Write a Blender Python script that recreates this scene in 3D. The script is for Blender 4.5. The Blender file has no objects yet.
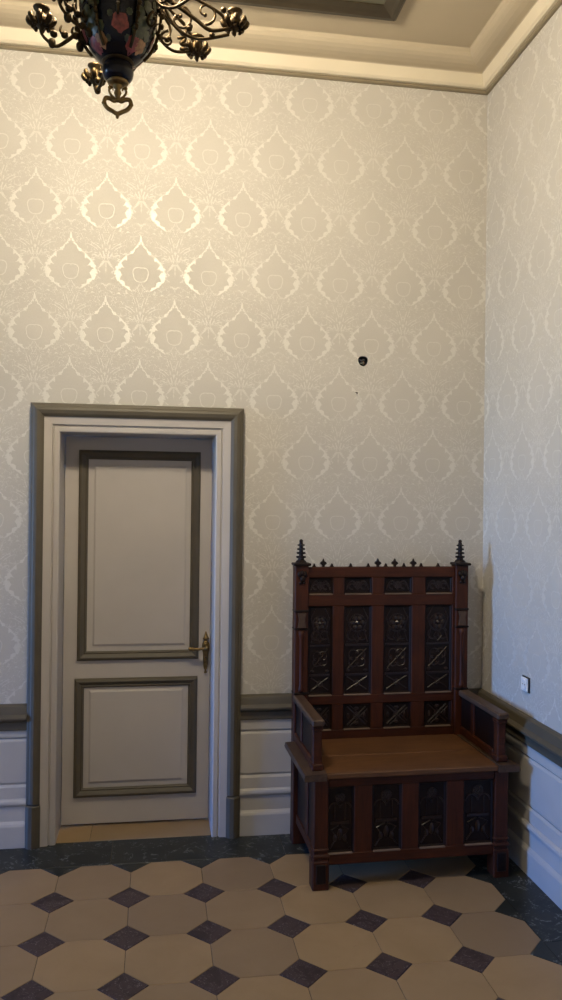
import bpy, bmesh, math, random
from mathutils import Vector, Matrix
random.seed(7)
PI = math.pi
SC = bpy.context.scene
COL = SC.collection

# ------------------------------------------------------------------ camera
cam_d = bpy.data.cameras.new('camera'); cam = bpy.data.objects.new('camera', cam_d); COL.objects.link(cam)
cam_d.sensor_fit = 'VERTICAL'; cam_d.sensor_height = 36.0; cam_d.lens = 36.0 * 796.95 / 1000.0
cam_d.clip_start = 0.02
_r = Vector((0.98797, -0.15424, 0.01135)); _u = Vector((-0.01168, -0.00119, 0.99993)); _f = Vector((0.15422, 0.98803, 0.00297))
CAM = Vector((-1.735, -4.0644, 1.6969))
cam.matrix_world = Matrix(((_r.x, _u.x, -_f.x, CAM.x), (_r.y, _u.y, -_f.y, CAM.y), (_r.z, _u.z, -_f.z, CAM.z), (0, 0, 0, 1)))
SC.camera = cam

# ------------------------------------------------------------------ world and exposure
SC.view_settings.view_transform = 'Standard'; SC.view_settings.look = 'None'
SC.view_settings.gamma = 1.0; SC.view_settings.use_curve_mapping = False
SC.view_settings.exposure = -0.04
SKY = 10.8
LAMP = 232.0
w = bpy.data.worlds.new('world'); SC.world = w; w.use_nodes = True
wn = w.node_tree.nodes; wl = w.node_tree.links; wn.clear()
wo = wn.new('ShaderNodeOutputWorld'); wb = wn.new('ShaderNodeBackground'); ws = wn.new('ShaderNodeTexSky')
ws.sky_type = 'NISHITA'; ws.sun_disc = False; ws.sun_elevation = math.radians(24); ws.sun_rotation = math.radians(60)
ws.air_density = 1.2; ws.dust_density = 0.3; ws.ozone_density = 5.0
wm = wn.new('ShaderNodeMix'); wm.data_type = 'RGBA'; wm.blend_type = 'MULTIPLY'; wm.inputs[0].default_value = 1.0
wm.inputs[7].default_value = (.40, .62, 1.28, 1); wl.new(ws.outputs[0], wm.inputs[6]); wl.new(wm.outputs[2], wb.inputs[0]); wb.inputs[1].default_value = SKY; wl.new(wb.outputs[0], wo.inputs[0])

# the room: right wall x=0, back wall y=0, floor z=0
XL, YF, ZC = -10.0, -4.62, 4.042
WIN = (-2.45, -.85, 0.86, 3.0)      # window in the left wall: y0, y1, z0, z1
pd = bpy.data.lights.new('window_portal', 'AREA'); pd.shape = 'RECTANGLE'; pd.size = WIN[3] - WIN[2]; pd.size_y = WIN[1] - WIN[0]
pd.cycles.is_portal = True
po = bpy.data.objects.new('window_portal', pd); COL.objects.link(po)
po.location = (XL - 0.16, (WIN[0] + WIN[1]) / 2, (WIN[2] + WIN[3]) / 2); po.rotation_euler = (0, -PI / 2, 0)

# ------------------------------------------------------------------ node helpers
class E:
    """a value in a shader tree, with arithmetic"""
    def __init__(s, t, v): s.t = t; s.v = v
    def _m(s, op, *a, clamp=False):
        n = s.t.nodes.new('ShaderNodeMath'); n.operation = op; n.use_clamp = clamp
        for i, x in enumerate((s,) + a):
            x = x.v if isinstance(x, E) else x
            if isinstance(x, (int, float)): n.inputs[i].default_value = x
            else: s.t.links.new(x, n.inputs[i])
        return E(s.t, n.outputs[0])
    def __add__(s, o): return s._m('ADD', o)
    __radd__ = __add__
    def __mul__(s, o): return s._m('MULTIPLY', o)
    __rmul__ = __mul__
    def __sub__(s, o): return s._m('SUBTRACT', o)
    def __rsub__(s, o): return s * -1 + o
    def __truediv__(s, o): return s._m('DIVIDE', o)
    def abs(s): return s._m('ABSOLUTE')
    def sin(s): return s._m('SINE')
    def pow(s, p): return s._m('POWER', p)
    def sqrt(s): return s._m('SQRT')
    def fract(s): return s._m('FRACT')
    def floor(s): return s._m('FLOOR')
    def max(s, o): return s._m('MAXIMUM', o)
    def min(s, o): return s._m('MINIMUM', o)
    def atan2(s, o): return s._m('ARCTAN2', o)
    def step(s, a, b):          # smooth ramp 0..1 from a to b
        n = s.t.nodes.new('ShaderNodeMapRange'); n.interpolation_type = 'SMOOTHSTEP'
        s.t.links.new(s.v, n.inputs[0]); n.inputs[1].default_value = a; n.inputs[2].default_value = b
        return E(s.t, n.outputs[0])
    def inside(s, a, b, soft): return s.step(a - soft, a + soft) * (1 - s.step(b - soft, b + soft))

def material(name):
    m = bpy.data.materials.new(name); m.use_nodes = True
    t = m.node_tree; b = t.nodes['Principled BSDF']
    return m, t, b
def obj_coord(t, scale=(1, 1, 1), out='Object'):
    c = t.nodes.new('ShaderNodeTexCoord'); mp = t.nodes.new('ShaderNodeMapping'); mp.inputs['Scale'].default_value = scale
    t.links.new(c.outputs[out], mp.inputs[0]); return mp.outputs[0]
def world_coord(t, scale=(1, 1, 1)):
    c = t.nodes.new('ShaderNodeNewGeometry'); mp = t.nodes.new('ShaderNodeMapping'); mp.inputs['Scale'].default_value = scale
    t.links.new(c.outputs['Position'], mp.inputs[0]); return mp.outputs[0]
def noise(t, vec, scale, detail=4, rough=.55, dist=0.0):
    n = t.nodes.new('ShaderNodeTexNoise'); t.links.new(vec, n.inputs['Vector'])
    n.inputs['Scale'].default_value = scale; n.inputs['Detail'].default_value = detail; n.inputs['Roughness'].default_value = rough
    n.inputs['Distortion'].default_value = dist
    return n.outputs[0]
def ramp(t, fac, stops):
    n = t.nodes.new('ShaderNodeValToRGB'); t.links.new(fac, n.inputs[0])
    el = n.color_ramp.elements
    while len(el) < len(stops): el.new(0.5)
    for e, (p, c) in zip(el, stops): e.position = p; e.color = (*c, 1)
    return n.outputs[0]
def mixc(t, fac, a, b, mode='MIX'):
    n = t.nodes.new('ShaderNodeMix'); n.data_type = 'RGBA'; n.blend_type = mode
    for s, x in ((n.inputs[0], fac), (n.inputs[6], a), (n.inputs[7], b)):
        if isinstance(x, (int, float)): s.default_value = x
        elif isinstance(x, tuple): s.default_value = (*x, 1)
        else: t.links.new(x, s)
    return n.outputs[2]
def bump(t, b, h, strength, dist=0.002):
    n = t.nodes.new('ShaderNodeBump'); n.inputs['Strength'].default_value = strength; n.inputs['Distance'].default_value = dist
    t.links.new(h, n.inputs['Height']); t.links.new(n.outputs[0], b.inputs['Normal'])

def plain(name, c, rough=.5, var=.12, scale=6, metal=0.0, spec=.5, bmp=.1, bscale=120):
    m, t, b = material(name)
    v = obj_coord(t)
    k = noise(t, v, scale, 5)
    lo = tuple(x * (1 - var) for x in c); hi = tuple(min(1, x * (1 + var)) for x in c)
    t.links.new(ramp(t, k, [(.3, lo), (.7, hi)]), b.inputs['Base Color'])
    b.inputs['Roughness'].default_value = rough; b.inputs['Metallic'].default_value = metal
    b.inputs['Specular IOR Level'].default_value = spec
    if bmp: bump(t, b, noise(t, v, bscale, 3), bmp)
    return m

def wood(name, dark, light, rough=.45, scale=(3, 30, 30), spec=.28):
    m, t, b = material(name)
    v = obj_coord(t, scale)
    g = noise(t, v, 2.2, 7, .62, .6)
    big = noise(t, obj_coord(t), 5, 3)
    c = ramp(t, g, [(.32, dark), (.68, light)])
    c = mixc(t, .35, c, ramp(t, big, [(.35, tuple(x * .6 for x in dark)), (.7, light)]))
    t.links.new(c, b.inputs['Base Color']); b.inputs['Roughness'].default_value = rough
    b.inputs['Specular IOR Level'].default_value = spec
    bump(t, b, g, .15, .0015)
    return m

def marble(name, base, vein, var_c, rough=.28, scale=5):
    m, t, b = material(name)
    v = world_coord(t)
    oi = t.nodes.new('ShaderNodeObjectInfo')
    n1 = noise(t, v, scale, 8, .65, 1.5)
    n2 = noise(t, v, scale * 4, 6, .7, 2.0)
    c = ramp(t, n1, [(.35, base), (.65, var_c)])
    vv = E(t, n1) - 0.5
    line = 1 - vv.abs().step(0.0, .03)
    br = E(t, n2).step(.48, .62)
    c = mixc(t, (line * br * .6).v, c, vein)
    sp = E(t, noise(t, v, 70, 3)).step(.70, .78) * .18
    c = mixc(t, sp.v, c, vein)
    c = mixc(t, (E(t, oi.outputs['Random']) * .35).v, c, var_c)
    t.links.new(c, b.inputs['Base Color']); b.inputs['Roughness'].default_value = rough
    b.inputs['Specular IOR Level'].default_value = .28
    bump(t, b, n2, .05, .001)
    return m

def stone(name, a, b2):
    m, t, b = material(name)
    v = world_coord(t); oi = t.nodes.new('ShaderNodeObjectInfo')
    n1 = noise(t, v, 4, 6, .6, .4)
    c = ramp(t, n1, [(.3, a), (.7, b2)])
    c = mixc(t, (E(t, oi.outputs['Random']).pow(1.6) * .75).v, c, (a[0] * .70, a[1] * .73, a[2] * .92))
    sp = E(t, noise(t, v, 42, 4)).step(.66, .76) * .2
    c = mixc(t, sp.v, c, tuple(x * .5 for x in a))
    t.links.new(c, b.inputs['Base Color'])
    r = t.nodes.new('ShaderNodeMapRange'); t.links.new(noise(t, v, 9, 4), r.inputs[0]); r.inputs[3].default_value = .34; r.inputs[4].default_value = .6
    t.links.new(r.outputs[0], b.inputs['Roughness']); b.inputs['Specular IOR Level'].default_value = .35
    bump(t, b, n1, .08, .001)
    return m

# damask wallpaper: ogee medallions on a half-drop repeat, satin figure on a matt ground
PX, PY = 0.3425, 0.6195
def damask(name, axis, x0, z0):
    m, t, b = material(name)
    geo = t.nodes.new('ShaderNodeNewGeometry'); sp = t.nodes.new('ShaderNodeSeparateXYZ'); t.links.new(geo.outputs['Position'], sp.inputs[0])
    U = E(t, sp.outputs[axis]) - x0; V = E(t, sp.outputs[2]) - z0
    wob = E(t, noise(t, world_coord(t), 26, 3)) - .5
    parts = []
    for k in (0, 1):
        u = (U / PX + (.5 * k + .5)).fract() - .5          # -0.5..0.5 across the repeat
        ax = (u * PX).abs()
        tt = 1 - (V / PY + (.5 * k)).fract()               # 0 at the tip, growing downwards
        T = tt * PY
        # vein and edge noise, mirrored with the motif
        cv = t.nodes.new('ShaderNodeCombineXYZ'); t.links.new(ax.v, cv.inputs[0]); t.links.new(T.v, cv.inputs[1])
        n1 = E(t, noise(t, cv.outputs[0], 95, 2, .5)) - .5
        n2 = E(t, noise(t, cv.outputs[0], 210, 2, .5))
        n3 = E(t, noise(t, cv.outputs[0], 42, 2, .5, .8))
        n4 = E(t, noise(t, cv.outputs[0], 34, 1, .5))
        # half width of the medallion from its tip downwards
        fc = t.nodes.new('ShaderNodeFloatCurve'); cu = fc.mapping.curves[0]
        pts = [(0, 0), (.015, .006), (.035, .022), (.06, .048), (.09, .076), (.125, .094), (.16, .099), (.19, .092), (.215, .075), (.235, .052), (.25, .026), (.262, 0), (.3, 0)]
        while len(cu.points) < len(pts): cu.points.new(.5, .5)
        for p, (px, py) in zip(cu.points, pts): p.location = (px / .3, py / .1)
        fc.mapping.update()
        t.links.new((T / .3).min(1.0).v, fc.inputs['Value'])
        wi = E(t, fc.outputs[0]) * .1
        bang = ax.atan2(.165 - T)
        lob = ((bang * 7.6 + .5).sin().abs() - .62) * .019 * (T / .06).min(1.0)
        thick = .011 + .017 * T.inside(.11, .225, .05)
        d = ax - wi - lob + n1 * .03
        outer = ax - wi - thick + n1 * .03
        inner = (1 - d.step(-.002, .003)) * (1 - T.step(.258, .264))
        low = (1 - T.step(.244, .252))
        band = d.step(-.002, .003) * (1 - outer.step(-.003, .003)) * low
        hold = (1 - outer.step(-.003, .002)) * (1 - T.step(.262, .268))
        # the spike above the tip (end of the repeat)
        spike = (1 - (ax - (T - (PY - .034)) * .13 + n1 * .005).step(.0005, .0035)) * T.step(PY - .036, PY - .028)
        # heart-like ring inside, with a small bud under it
        r2 = ((ax * (1.0 + (T - .165) * 3.2)).pow(3) + (T - .165 + ax * .08).abs().pow(3)).pow(1 / 3)
        ring = (1 - (r2 - .036 + n1 * .008).abs().step(.0012, .0036)) * .7
        crown = (1 - (ax - .004 - (T - .208) * .5).abs().step(.001, .003)) * T.inside(.208, .236, .004) * .6
        # palm of drooping leaves under the medallion, each drawn by its two edges
        fy = .425 - T
        a = ax.atan2(fy); r = (ax.pow(2) + fy.pow(2)).sqrt()
        palm = None
        for a0, k, r0, r1, wd in ((.10, 4.0, .02, .150, .0065), (.34, 22.0, .03, .128, .008), (.62, 50.0, .045, .112, .008), (1.0, 64.0, .04, .085, .007)):
            D = (a - a0 - r * r * k) * r
            e = (1 - (D.abs() - wd * (1.0 - .25 * k / 64) + n1 * .008).abs().step(.0008, .0032)) * r.inside(r0, r1, .006)
            palm = e if palm is None else palm.max(e)
        palm = palm * n4.step(.38, .48)
        # fine filigree between the medallions
        fil = (1 - (n3 - .5).abs().step(.008, .032)) * T.inside(.22, .53, .02) * n4.step(.36, .5)
        # leaf hanging between the medallions
        r3 = ((ax / (.036 + ((T * 170).sin() * .005))).pow(2) + ((T - .475) / .058).pow(2)).sqrt()
        leaf = (1 - (r3 - 1 + n1 * .5).abs().step(.03, .13)) * n4.step(.36, .48) * .75
        veil = (1 - (r3).step(.8, 1.0))
        mid = (1 - (ax + n1 * .012).step(.0015, .004)) * T.inside(.42, .47, .01) * .6
        parts.append((band.max(spike), ring.max(crown), (palm * .85).max(fil * .75 * (1 - veil)).max(leaf).max(mid), hold))
    A, Bq = parts
    L = A[0].max(Bq[0]).max((A[1] * (1 - Bq[3] * .0))).max(Bq[1]).max(A[2] * (1 - Bq[3])).max(Bq[2] * (1 - A[3]))
    weave = noise(t, world_coord(t, (1, 1, .25)), 420, 2)
    ground = ramp(t, noise(t, world_coord(t), 3, 3), [(.3, (.475, .448, .40)), (.7, (.52, .49, .438))])
    c = mixc(t, (L * .92).v, ground, (.635, .61, .555))
    c = mixc(t, .06, c, ramp(t, weave, [(.3, (.2, .18, .16)), (.7, (.8, .75, .7))]))
    t.links.new(c, b.inputs['Base Color'])
    t.links.new((.70 - L * .18).v, b.inputs['Roughness'])
    t.links.new((L * .18).v, b.inputs['Metallic'])
    t.links.new((.15 + L * .6).v, b.inputs['Specular IOR Level'])
    bump(t, b, L.v, .35, .0012)
    return m

# ------------------------------------------------------------------ materials
M = {}
M['paper_back'] = damask('wallpaper damask back', 0, -0.287, 3.305)
M['paper_right'] = damask('wallpaper damask side', 1, -0.11, 3.305)
M['paint'] = plain('pale grey painted wood', (.50, .475, .44), .42, .05, 4, bmp=.06)
M['door_paint'] = plain('warm grey door paint', (.47, .428, .385), .42, .05, 3, bmp=.06)
M['taupe'] = plain('taupe painted moulding', (.088, .072, .047), .55, .10, 8, bmp=.08)
M['cream'] = plain('cream cornice paint', (.66, .585, .44), .55, .05, 3, bmp=.05)
M['tan'] = plain('tan ceiling paint', (.45, .38, .27), .65, .05, 2, bmp=.05)
M['line'] = plain('brown picture rail paint', (.22, .18, .115), .45, .08, 4)
M['frame_dark'] = plain('dark stained ceiling frame', (.034, .025, .013), .4, .15, 12)
M['ceil_panel'] = plain('grey green ceiling panel', (.115, .108, .072), .35, .25, 2.2)
M['plaster'] = plain('rough plaster', (.60, .57, .51), .9, .1, 5)
M['grout'] = plain('floor grout', (.085, .068, .045), .9, .2, 20)
M['octagon'] = stone('buff limestone', (.335, .222, .105), (.40, .27, .135))
M['diamond'] = marble('purple brown marble', (.036, .024, .023), (.42, .36, .35), (.078, .052, .048), .45, 14)
M['black'] = marble('black green marble', (.018, .020, .017), (.40, .42, .40), (.032, .034, .028), .36, 5)
M['oak'] = wood('dark red brown oak', (.028, .0064, .0016), (.078, .0188, .0050), .52)
M['oak_v'] = wood('dark red brown oak upright', (.028, .0064, .0016), (.078, .0188, .0050), .52, (30, 30, 3))
M['oak_carve'] = wood('waxed carved oak', (.010, .0045, .003), (.026, .0105, .0065), .32, (30, 30, 4), .5)
M['oak_dark'] = wood('near black carved oak', (.0060, .0026, .0016), (.015, .0056, .0032), .5, (30, 30, 4), .25)
M['oak_seat'] = wood('worn brown oak seat', (.098, .042, .016), (.165, .074, .030), .5, (2.2, 22, 22), .35)
M['oak_arm'] = wood('worn grey brown oak arm', (.055, .030, .018), (.105, .062, .038), .5, (22, 2.5, 22), .35)
M['oak_lip'] = wood('pale oak lip', (.12, .075, .05), (.24, .17, .12), .5)
M['brass'] = plain('aged brass', (.24, .16, .065), .42, .4, 60, 1.0, bmp=.3)
M['brass_dark'] = plain('dark tarnished brass', (.062, .041, .019), .52, .45, 50, 1.0, bmp=.4)
M['cobalt'] = plain('dark cobalt porcelain', (.006, .005, .0075), .25, .4, 20, 0, .3, .02)
M['rose'] = plain('painted pink rose', (.25, .048, .032), .35, .5, 70, bmp=.05)
M['rose_y'] = plain('painted ochre rose', (.34, .17, .06), .3, .5, 70, bmp=.05)
M['leafgreen'] = plain('painted green leaf', (.055, .062, .024), .35, .6, 60, bmp=.05)
M['white_plastic'] = plain('white plastic', (.75, .75, .74), .3, .03, 4, bmp=0)
M['dark_plastic'] = plain('black plastic', (.02, .02, .022), .4, .1, 4, bmp=0)
M['steel'] = plain('steel', (.5, .5, .5), .3, .1, 8, 1.0, bmp=0)
M['copper_wire'] = plain('bare wire end', (.55, .38, .2), .35, .1, 8, .8, bmp=0)
M['wire_grey'] = plain('grey wire', (.30, .28, .24), .5, .1, 8, bmp=0)
m, t, b = material('opal glass lit')
b.inputs['Base Color'].default_value = (.9, .88, .82, 1); b.inputs['Roughness'].default_value = .3
b.inputs['Emission Color'].default_value = (1.0, .86, .635, 1); b.inputs['Emission Strength'].default_value = LAMP
M['opal'] = m
m, t, b = material('window glass')
tr = t.nodes.new('ShaderNodeBsdfTransparent'); gl = t.nodes.new('ShaderNodeBsdfGlossy'); gl.inputs['Roughness'].default_value = .02
mx = t.nodes.new('ShaderNodeMixShader'); mx.inputs[0].default_value = .06
t.links.new(tr.outputs[0], mx.inputs[1]); t.links.new(gl.outputs[0], mx.inputs[2]); t.links.new(mx.outputs[0], t.nodes['Material Output'].inputs[0])
M['glass'] = m

# ------------------------------------------------------------------ mesh helpers
def obj(name, bm, mat, parent=None, smooth=False, loc=None):
    bmesh.ops.recalc_face_normals(bm, faces=bm.faces)
    me = bpy.data.meshes.new(name); bm.to_mesh(me); bm.free()
    if smooth: me.shade_smooth()
    me.materials.append(M[mat])
    return link(name, me, parent, loc)
def link(name, me, parent=None, loc=None):
    o = bpy.data.objects.new(name, me); COL.objects.link(o)
    if parent: o.parent = parent
    if loc: o.location = loc
    return o
def empty(name, loc=(0, 0, 0), rz=0):
    o = bpy.data.objects.new(name, None); o.empty_display_size = .1; COL.objects.link(o); o.location = loc; o.rotation_euler = (0, 0, rz); return o
def tag(o, label, cat=None, group=None, kind=None):
    o['label'] = label
    if cat: o['category'] = cat
    if group: o['group'] = group
    if kind: o['kind'] = kind
    return o
def box(bm, x0, x1, y0, y1, z0, z1, bev=0.0):
    vs = [bm.verts.new((x, y, z)) for z in (z0, z1) for y in (y0, y1) for x in (x0, x1)]
    fs = [bm.faces.new([vs[i] for i in q]) for q in ((0, 2, 3, 1), (4, 5, 7, 6), (0, 1, 5, 4), (2, 6, 7, 3), (0, 4, 6, 2), (1, 3, 7, 5))]
    if bev:
        es = list({e for f in fs for e in f.edges})
        bmesh.ops.bevel(bm, geom=es, offset=bev, segments=1, affect='EDGES')
    return bm
def B(*a, **k): return box(bmesh.new(), *a, **k)
def prism(bm, poly, z0, z1, cham=0.0, axis='z'):
    """extrude a 2-D polygon; axis 'z': (x,y)->z, axis 'y': (x,z)->y, axis 'x': (y,z)->x"""
    def P(p, h): return {'z': (p[0], p[1], h), 'y': (p[0], h, p[1]), 'x': (h, p[0], p[1])}[axis]
    rings = [[bm.verts.new(P(p, z0)) for p in poly]]
    if cham:
        cx = sum(p[0] for p in poly) / len(poly); cy = sum(p[1] for p in poly) / len(poly)
        rings.append([bm.verts.new(P(p, z1 - cham * (1 if z1 > z0 else -1))) for p in poly])
        ins = []
        for p in poly:
            d = math.hypot(p[0] - cx, p[1] - cy); k = (d - cham * 1.3) / d; ins.append((cx + (p[0] - cx) * k, cy + (p[1] - cy) * k))
        rings.append([bm.verts.new(P(p, z1)) for p in ins])
    else: rings.append([bm.verts.new(P(p, z1)) for p in poly])
    n = len(poly)
    for a, c in zip(rings, rings[1:]):
        for i in range(n): bm.faces.new((a[i], a[(i + 1) % n], c[(i + 1) % n], c[i]))
    bm.faces.new(rings[0]); bm.faces.new(rings[-1])
    return bm
def sweep(bm, profile, path, closed_path=False, closed_prof=True):
    """profile (d, z); path of (x, y, nx, ny) with the mitre normal; d pushes along the normal"""
    rings = [[bm.verts.new((x + nx * d, y + ny * d, z)) for d, z in profile] for x, y, nx, ny in path]
    n = len(profile); seg = list(zip(rings, rings[1:])) + ([(rings[-1], rings[0])] if closed_path else [])
    for a, c in seg:
        for i in range(n if closed_prof else n - 1): bm.faces.new((a[i], a[(i + 1) % n], c[(i + 1) % n], c[i]))
    if closed_prof and not closed_path: bm.faces.new(rings[0]); bm.faces.new(rings[-1])
    return bm
def frame_sweep(bm, x0, x1, z0, z1, prof, y, closed=True):
    """moulding round a rectangle on a wall; prof (outward offset, depth towards the room)"""
    def ring(o, d): 
        p = [(x0 - o, z1 + o), (x1 + o, z1 + o), (x1 + o, z0 - o), (x0 - o, z0 - o)] if closed else [(x0 - o, z0), (x0 - o, z1 + o), (x1 + o, z1 + o), (x1 + o, z0)]
        return [bm.verts.new((a, y - d, c)) for a, c in p]
    rs = [ring(o, d) for o, d in prof]
    n = len(rs)
    for i in range(n):
        a, c = rs[i], rs[(i + 1) % n]
        for k in range(4 if closed else 3): bm.faces.new((a[k], a[(k + 1) % 4], c[(k + 1) % 4], c[k]))
    if not closed:
        bm.faces.new([r[0] for r in rs]); bm.faces.new([r[3] for r in rs])
    return bm
def lathe(bm, prof, n=24, c=(0, 0, 0), sq=None):
    rings = []
    for r, z in prof:
        if r < 1e-5: rings.append([bm.verts.new((c[0], c[1], c[2] + z))])
        else: rings.append([bm.verts.new((c[0] + r * math.cos(2 * PI * i / n + (sq or 0)), c[1] + r * math.sin(2 * PI * i / n + (sq or 0)), c[2] + z)) for i in range(n)])
    for a, b2 in zip(rings, rings[1:]):
        for i in range(n):
            j = (i + 1) % n
            if len(a) == 1 and len(b2) == 1: continue
            if len(a) == 1: bm.faces.new((a[0], b2[i], b2[j]))
            elif len(b2) == 1: bm.faces.new((a[i], a[j], b2[0]))
            else: bm.faces.new((a[i], a[j], b2[j], b2[i]))
    if len(rings[0]) > 1: bm.faces.new(rings[0])
    if len(rings[-1]) > 1: bm.faces.new(rings[-1])
    return bm
def smooth_pts(pts, k=6, closed=False):
    P = [Vector(p) for p in pts]; n = len(P); out = []
    g = (lambda i: P[i % n]) if closed else (lambda i: P[max(0, min(n - 1, i))])
    for i in range(n if closed else n - 1):
        a, b2, c, d = g(i - 1), g(i), g(i + 1), g(i + 2)
        for j in range(k):
            s = j / k; out.append(.5 * ((2 * b2) + (c - a) * s + (2 * a - 5 * b2 + 4 * c - d) * s * s + (3 * b2 - a - 3 * c + d) * s ** 3))
    if not closed: out.append(P[-1])
    return out
def tube(bm, pts, r, n=6, closed=False, taper=None):
    P = [Vector(p) for p in pts]; m = len(P); rings = []; up = None
    for i, p in enumerate(P):
        tg = (P[(i + 1) % m] - P[i - 1]) if closed else (P[min(i + 1, m - 1)] - P[max(i - 1, 0)])
        tg.normalize()
        if up is None: up = Vector((0, 0, 1)) if abs(tg.z) < .9 else Vector((1, 0, 0))
        s = tg.cross(up)
        if s.length < 1e-6: s = tg.orthogonal()
        s.normalize(); up = s.cross(tg).normalized()
        rr = r * (taper(i / max(1, m - 1)) if taper else 1)
        rings.append([bm.verts.new(p + (s * math.cos(2 * PI * k / n) + up * math.sin(2 * PI * k / n)) * rr) for k in range(n)])
    for a, b2 in list(zip(rings, rings[1:])) + ([(rings[-1], rings[0])] if closed else []):
        for k in range(n): bm.faces.new((a[k], a[(k + 1) % n], b2[(k + 1) % n], b2[k]))
    if not closed: bm.faces.new(rings[0]); bm.faces.new(rings[-1])
    return bm
def ball(bm, c, r, sc=(1, 1, 1), u=8, v=6):
    bmesh.ops.create_uvsphere(bm, u_segments=u, v_segments=v, radius=r, matrix=Matrix.Translation(c) @ Matrix.Diagonal((*sc, 1)))
    return bm

# ------------------------------------------------------------------ walls
DX0, DX1, DZ = -2.208, -1.441, 2.032       # door opening
HX, HZ, HR = -0.673, 2.444, 0.027          # round hole with loose wires
bm = bmesh.new()
def quad(bm, x0, x1, z0, z1):
    bm.faces.new([bm.verts.new(p) for p in ((x0, 0, z0), (x1, 0, z0), (x1, 0, z1), (x0, 0, z1))])
q = .06
for a in ((XL, DX0, 0, DZ), (XL, DX0, DZ, ZC), (DX0, DX1, DZ, ZC), (DX1, HX - q, 0, ZC), (HX + q, 0, 0, ZC), (HX - q, HX + q, 0, HZ - q), (HX - q, HX + q, HZ + q, ZC)): quad(bm, *a)
N = 24; ci = []; co = []; cb = []
for i in range(N):
    a = 2 * PI * i / N + PI / 4; c, s = math.cos(a), math.sin(a); k = q / max(abs(c), abs(s))
    rr = HR * (1 + .05 * math.sin(3 * a))
    ci.append(bm.verts.new((HX + rr * c, 0, HZ + rr * s))); co.append(bm.verts.new((HX + k * c, 0, HZ + k * s)))
    cb.append(bm.verts.new((HX + rr * c, .012, HZ + rr * s)))
for i in range(N):
    j = (i + 1) % N
    bm.faces.new((ci[i], ci[j], co[j], co[i])); bm.faces.new((cb[i], cb[j], ci[j], ci[i]))
me = bpy.data.meshes.new('wall_back'); bm.to_mesh(me); bm.free(); me.materials.append(M['paper_back'])
tag(link('wall_back', me), 'back wall papered with cream damask medallions above a painted dado', 'wall', kind='structure')
def wall(name, bm, mat, label): return tag(obj(name, bm, mat), label, 'wall', kind='structure')
wall('wall_right', B(0, .12, YF - .12, .0, 0, ZC), 'paper_right', 'side wall with damask wallpaper and a white wall socket')
bm = bmesh.new()
y0, y1, z0, z1 = WIN
for a in ((YF, y0, 0, ZC), (y1, 0, 0, ZC), (y0, y1, 0, z0), (y0, y1, z1, ZC)): box(bm, XL - .25, XL, a[0], a[1], a[2], a[3])
wall('wall_left', bm, 'paper_right', 'papered wall with the tall daylight window')
wall('wall_front', B(XL, 0, YF - .12, YF, 0, ZC), 'plaster', 'plain plastered wall facing the damask wall and door')
wall('door_light_block', B(DX0 - .2, DX1 + .2, .34, .40, -.02, 2.3), 'plaster', 'unseen slab added behind the closed door to block outside light')  # unseen slab, added to keep sky light out of the gap under the door
tag(obj('ceiling', B(XL, 0, YF, 0, ZC, ZC + .1), 'tan'), 'tan painted ceiling above the cornice', 'ceiling', kind='structure')

# window in the left wall
wd = tag(empty('window_1', (XL - .12, (y0 + y1) / 2, z0)), 'tall painted window in the side wall letting in daylight', 'window', kind='structure')
hw, hh = (y1 - y0) / 2, z1 - z0
bm = bmesh.new()
for a in ((-hw, hw, 0, .06), (-hw, hw, hh - .06, hh), (-hw, -hw + .06, .06, hh - .06), (hw - .06, hw, .06, hh - .06), (-.035, .035, .06, hh - .06)): box(bm, -.03, .03, a[0], a[1], a[2], a[3])
obj('window_frame', bm, 'paint', wd)
for s in (-1, 1):
    ya, yb = (s * .035, s * (hw - .06)) if s > 0 else (-(hw - .06), -.035)
    for k in range(3):
        za = .06 + k * (hh - .12) / 3; zb = za + (hh - .12) / 3
        obj('pane', B(-.003, .003, ya, yb, za + .012, zb - .012), 'glass', wd)
        if k: obj('glazing_bar', B(-.015, .015, ya, yb, za - .012, za + .012), 'paint', wd)
obj('window_sill', B(-.02, .17, -hw - .04, hw + .04, -.03, 0, bev=.004), 'paint', wd)

# ------------------------------------------------------------------ floor
S = 0.32; BX, BY, HD = 0.2306, 0.2710, 0.0894
fl = tag(obj('floor', B(XL, 0, YF, .34, -.06, -.003), 'grout'), 'floor of buff octagonal tiles with dark diamond insets', 'floor', kind='structure')
NX, NY = 20, 13
g = .0011
def octo():
    h = HD; a = S / 2 - g; k = S / 2 - h - g * .4
    return [(-k, -a), (k, -a), (a, -k), (a, k), (k, a), (-k, a), (-a, k), (-a, -k)]
om = bpy.data.meshes.new('octagon_tile'); bm = prism(bmesh.new(), octo(), -.02, 0, .0012); bmesh.ops.recalc_face_normals(bm, faces=bm.faces); bm.to_mesh(om); bm.free(); om.materials.append(M['octagon'])
dm = bpy.data.meshes.new('diamond_tile'); hd = HD - g * 1.4
bm = prism(bmesh.new(), [(-hd, 0), (0, -hd), (hd, 0), (0, hd)], -.02, 0, .0012); bmesh.ops.recalc_face_normals(bm, faces=bm.faces); bm.to_mesh(dm); bm.free(); dm.materials.append(M['diamond'])
rnd = random.Random(3)
for i in range(NX):
    for j in range(NY):
        o = link('octagon_tile', om, fl, (-BX - (i + .5) * S, -BY - (j + .5) * S, rnd.uniform(-.0006, .0004))); o.rotation_euler = (rnd.uniform(-.002, .002), rnd.uniform(-.002, .002), 0)
for i in range(1, NX + 1):
    for j in range(1, NY):
        o = link('diamond_tile', dm, fl, (-BX - i * S, -BY - j * S, rnd.uniform(-.0006, .0006))); o.rotation_euler = (0, 0, rnd.uniform(-.02, .02))
def half(poly, x, y, mat):
    bm = prism(bmesh.new(), poly, -.02, 0, .0012); obj('half_diamond_tile', bm, mat, fl, loc=(x, y, 0))
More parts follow.
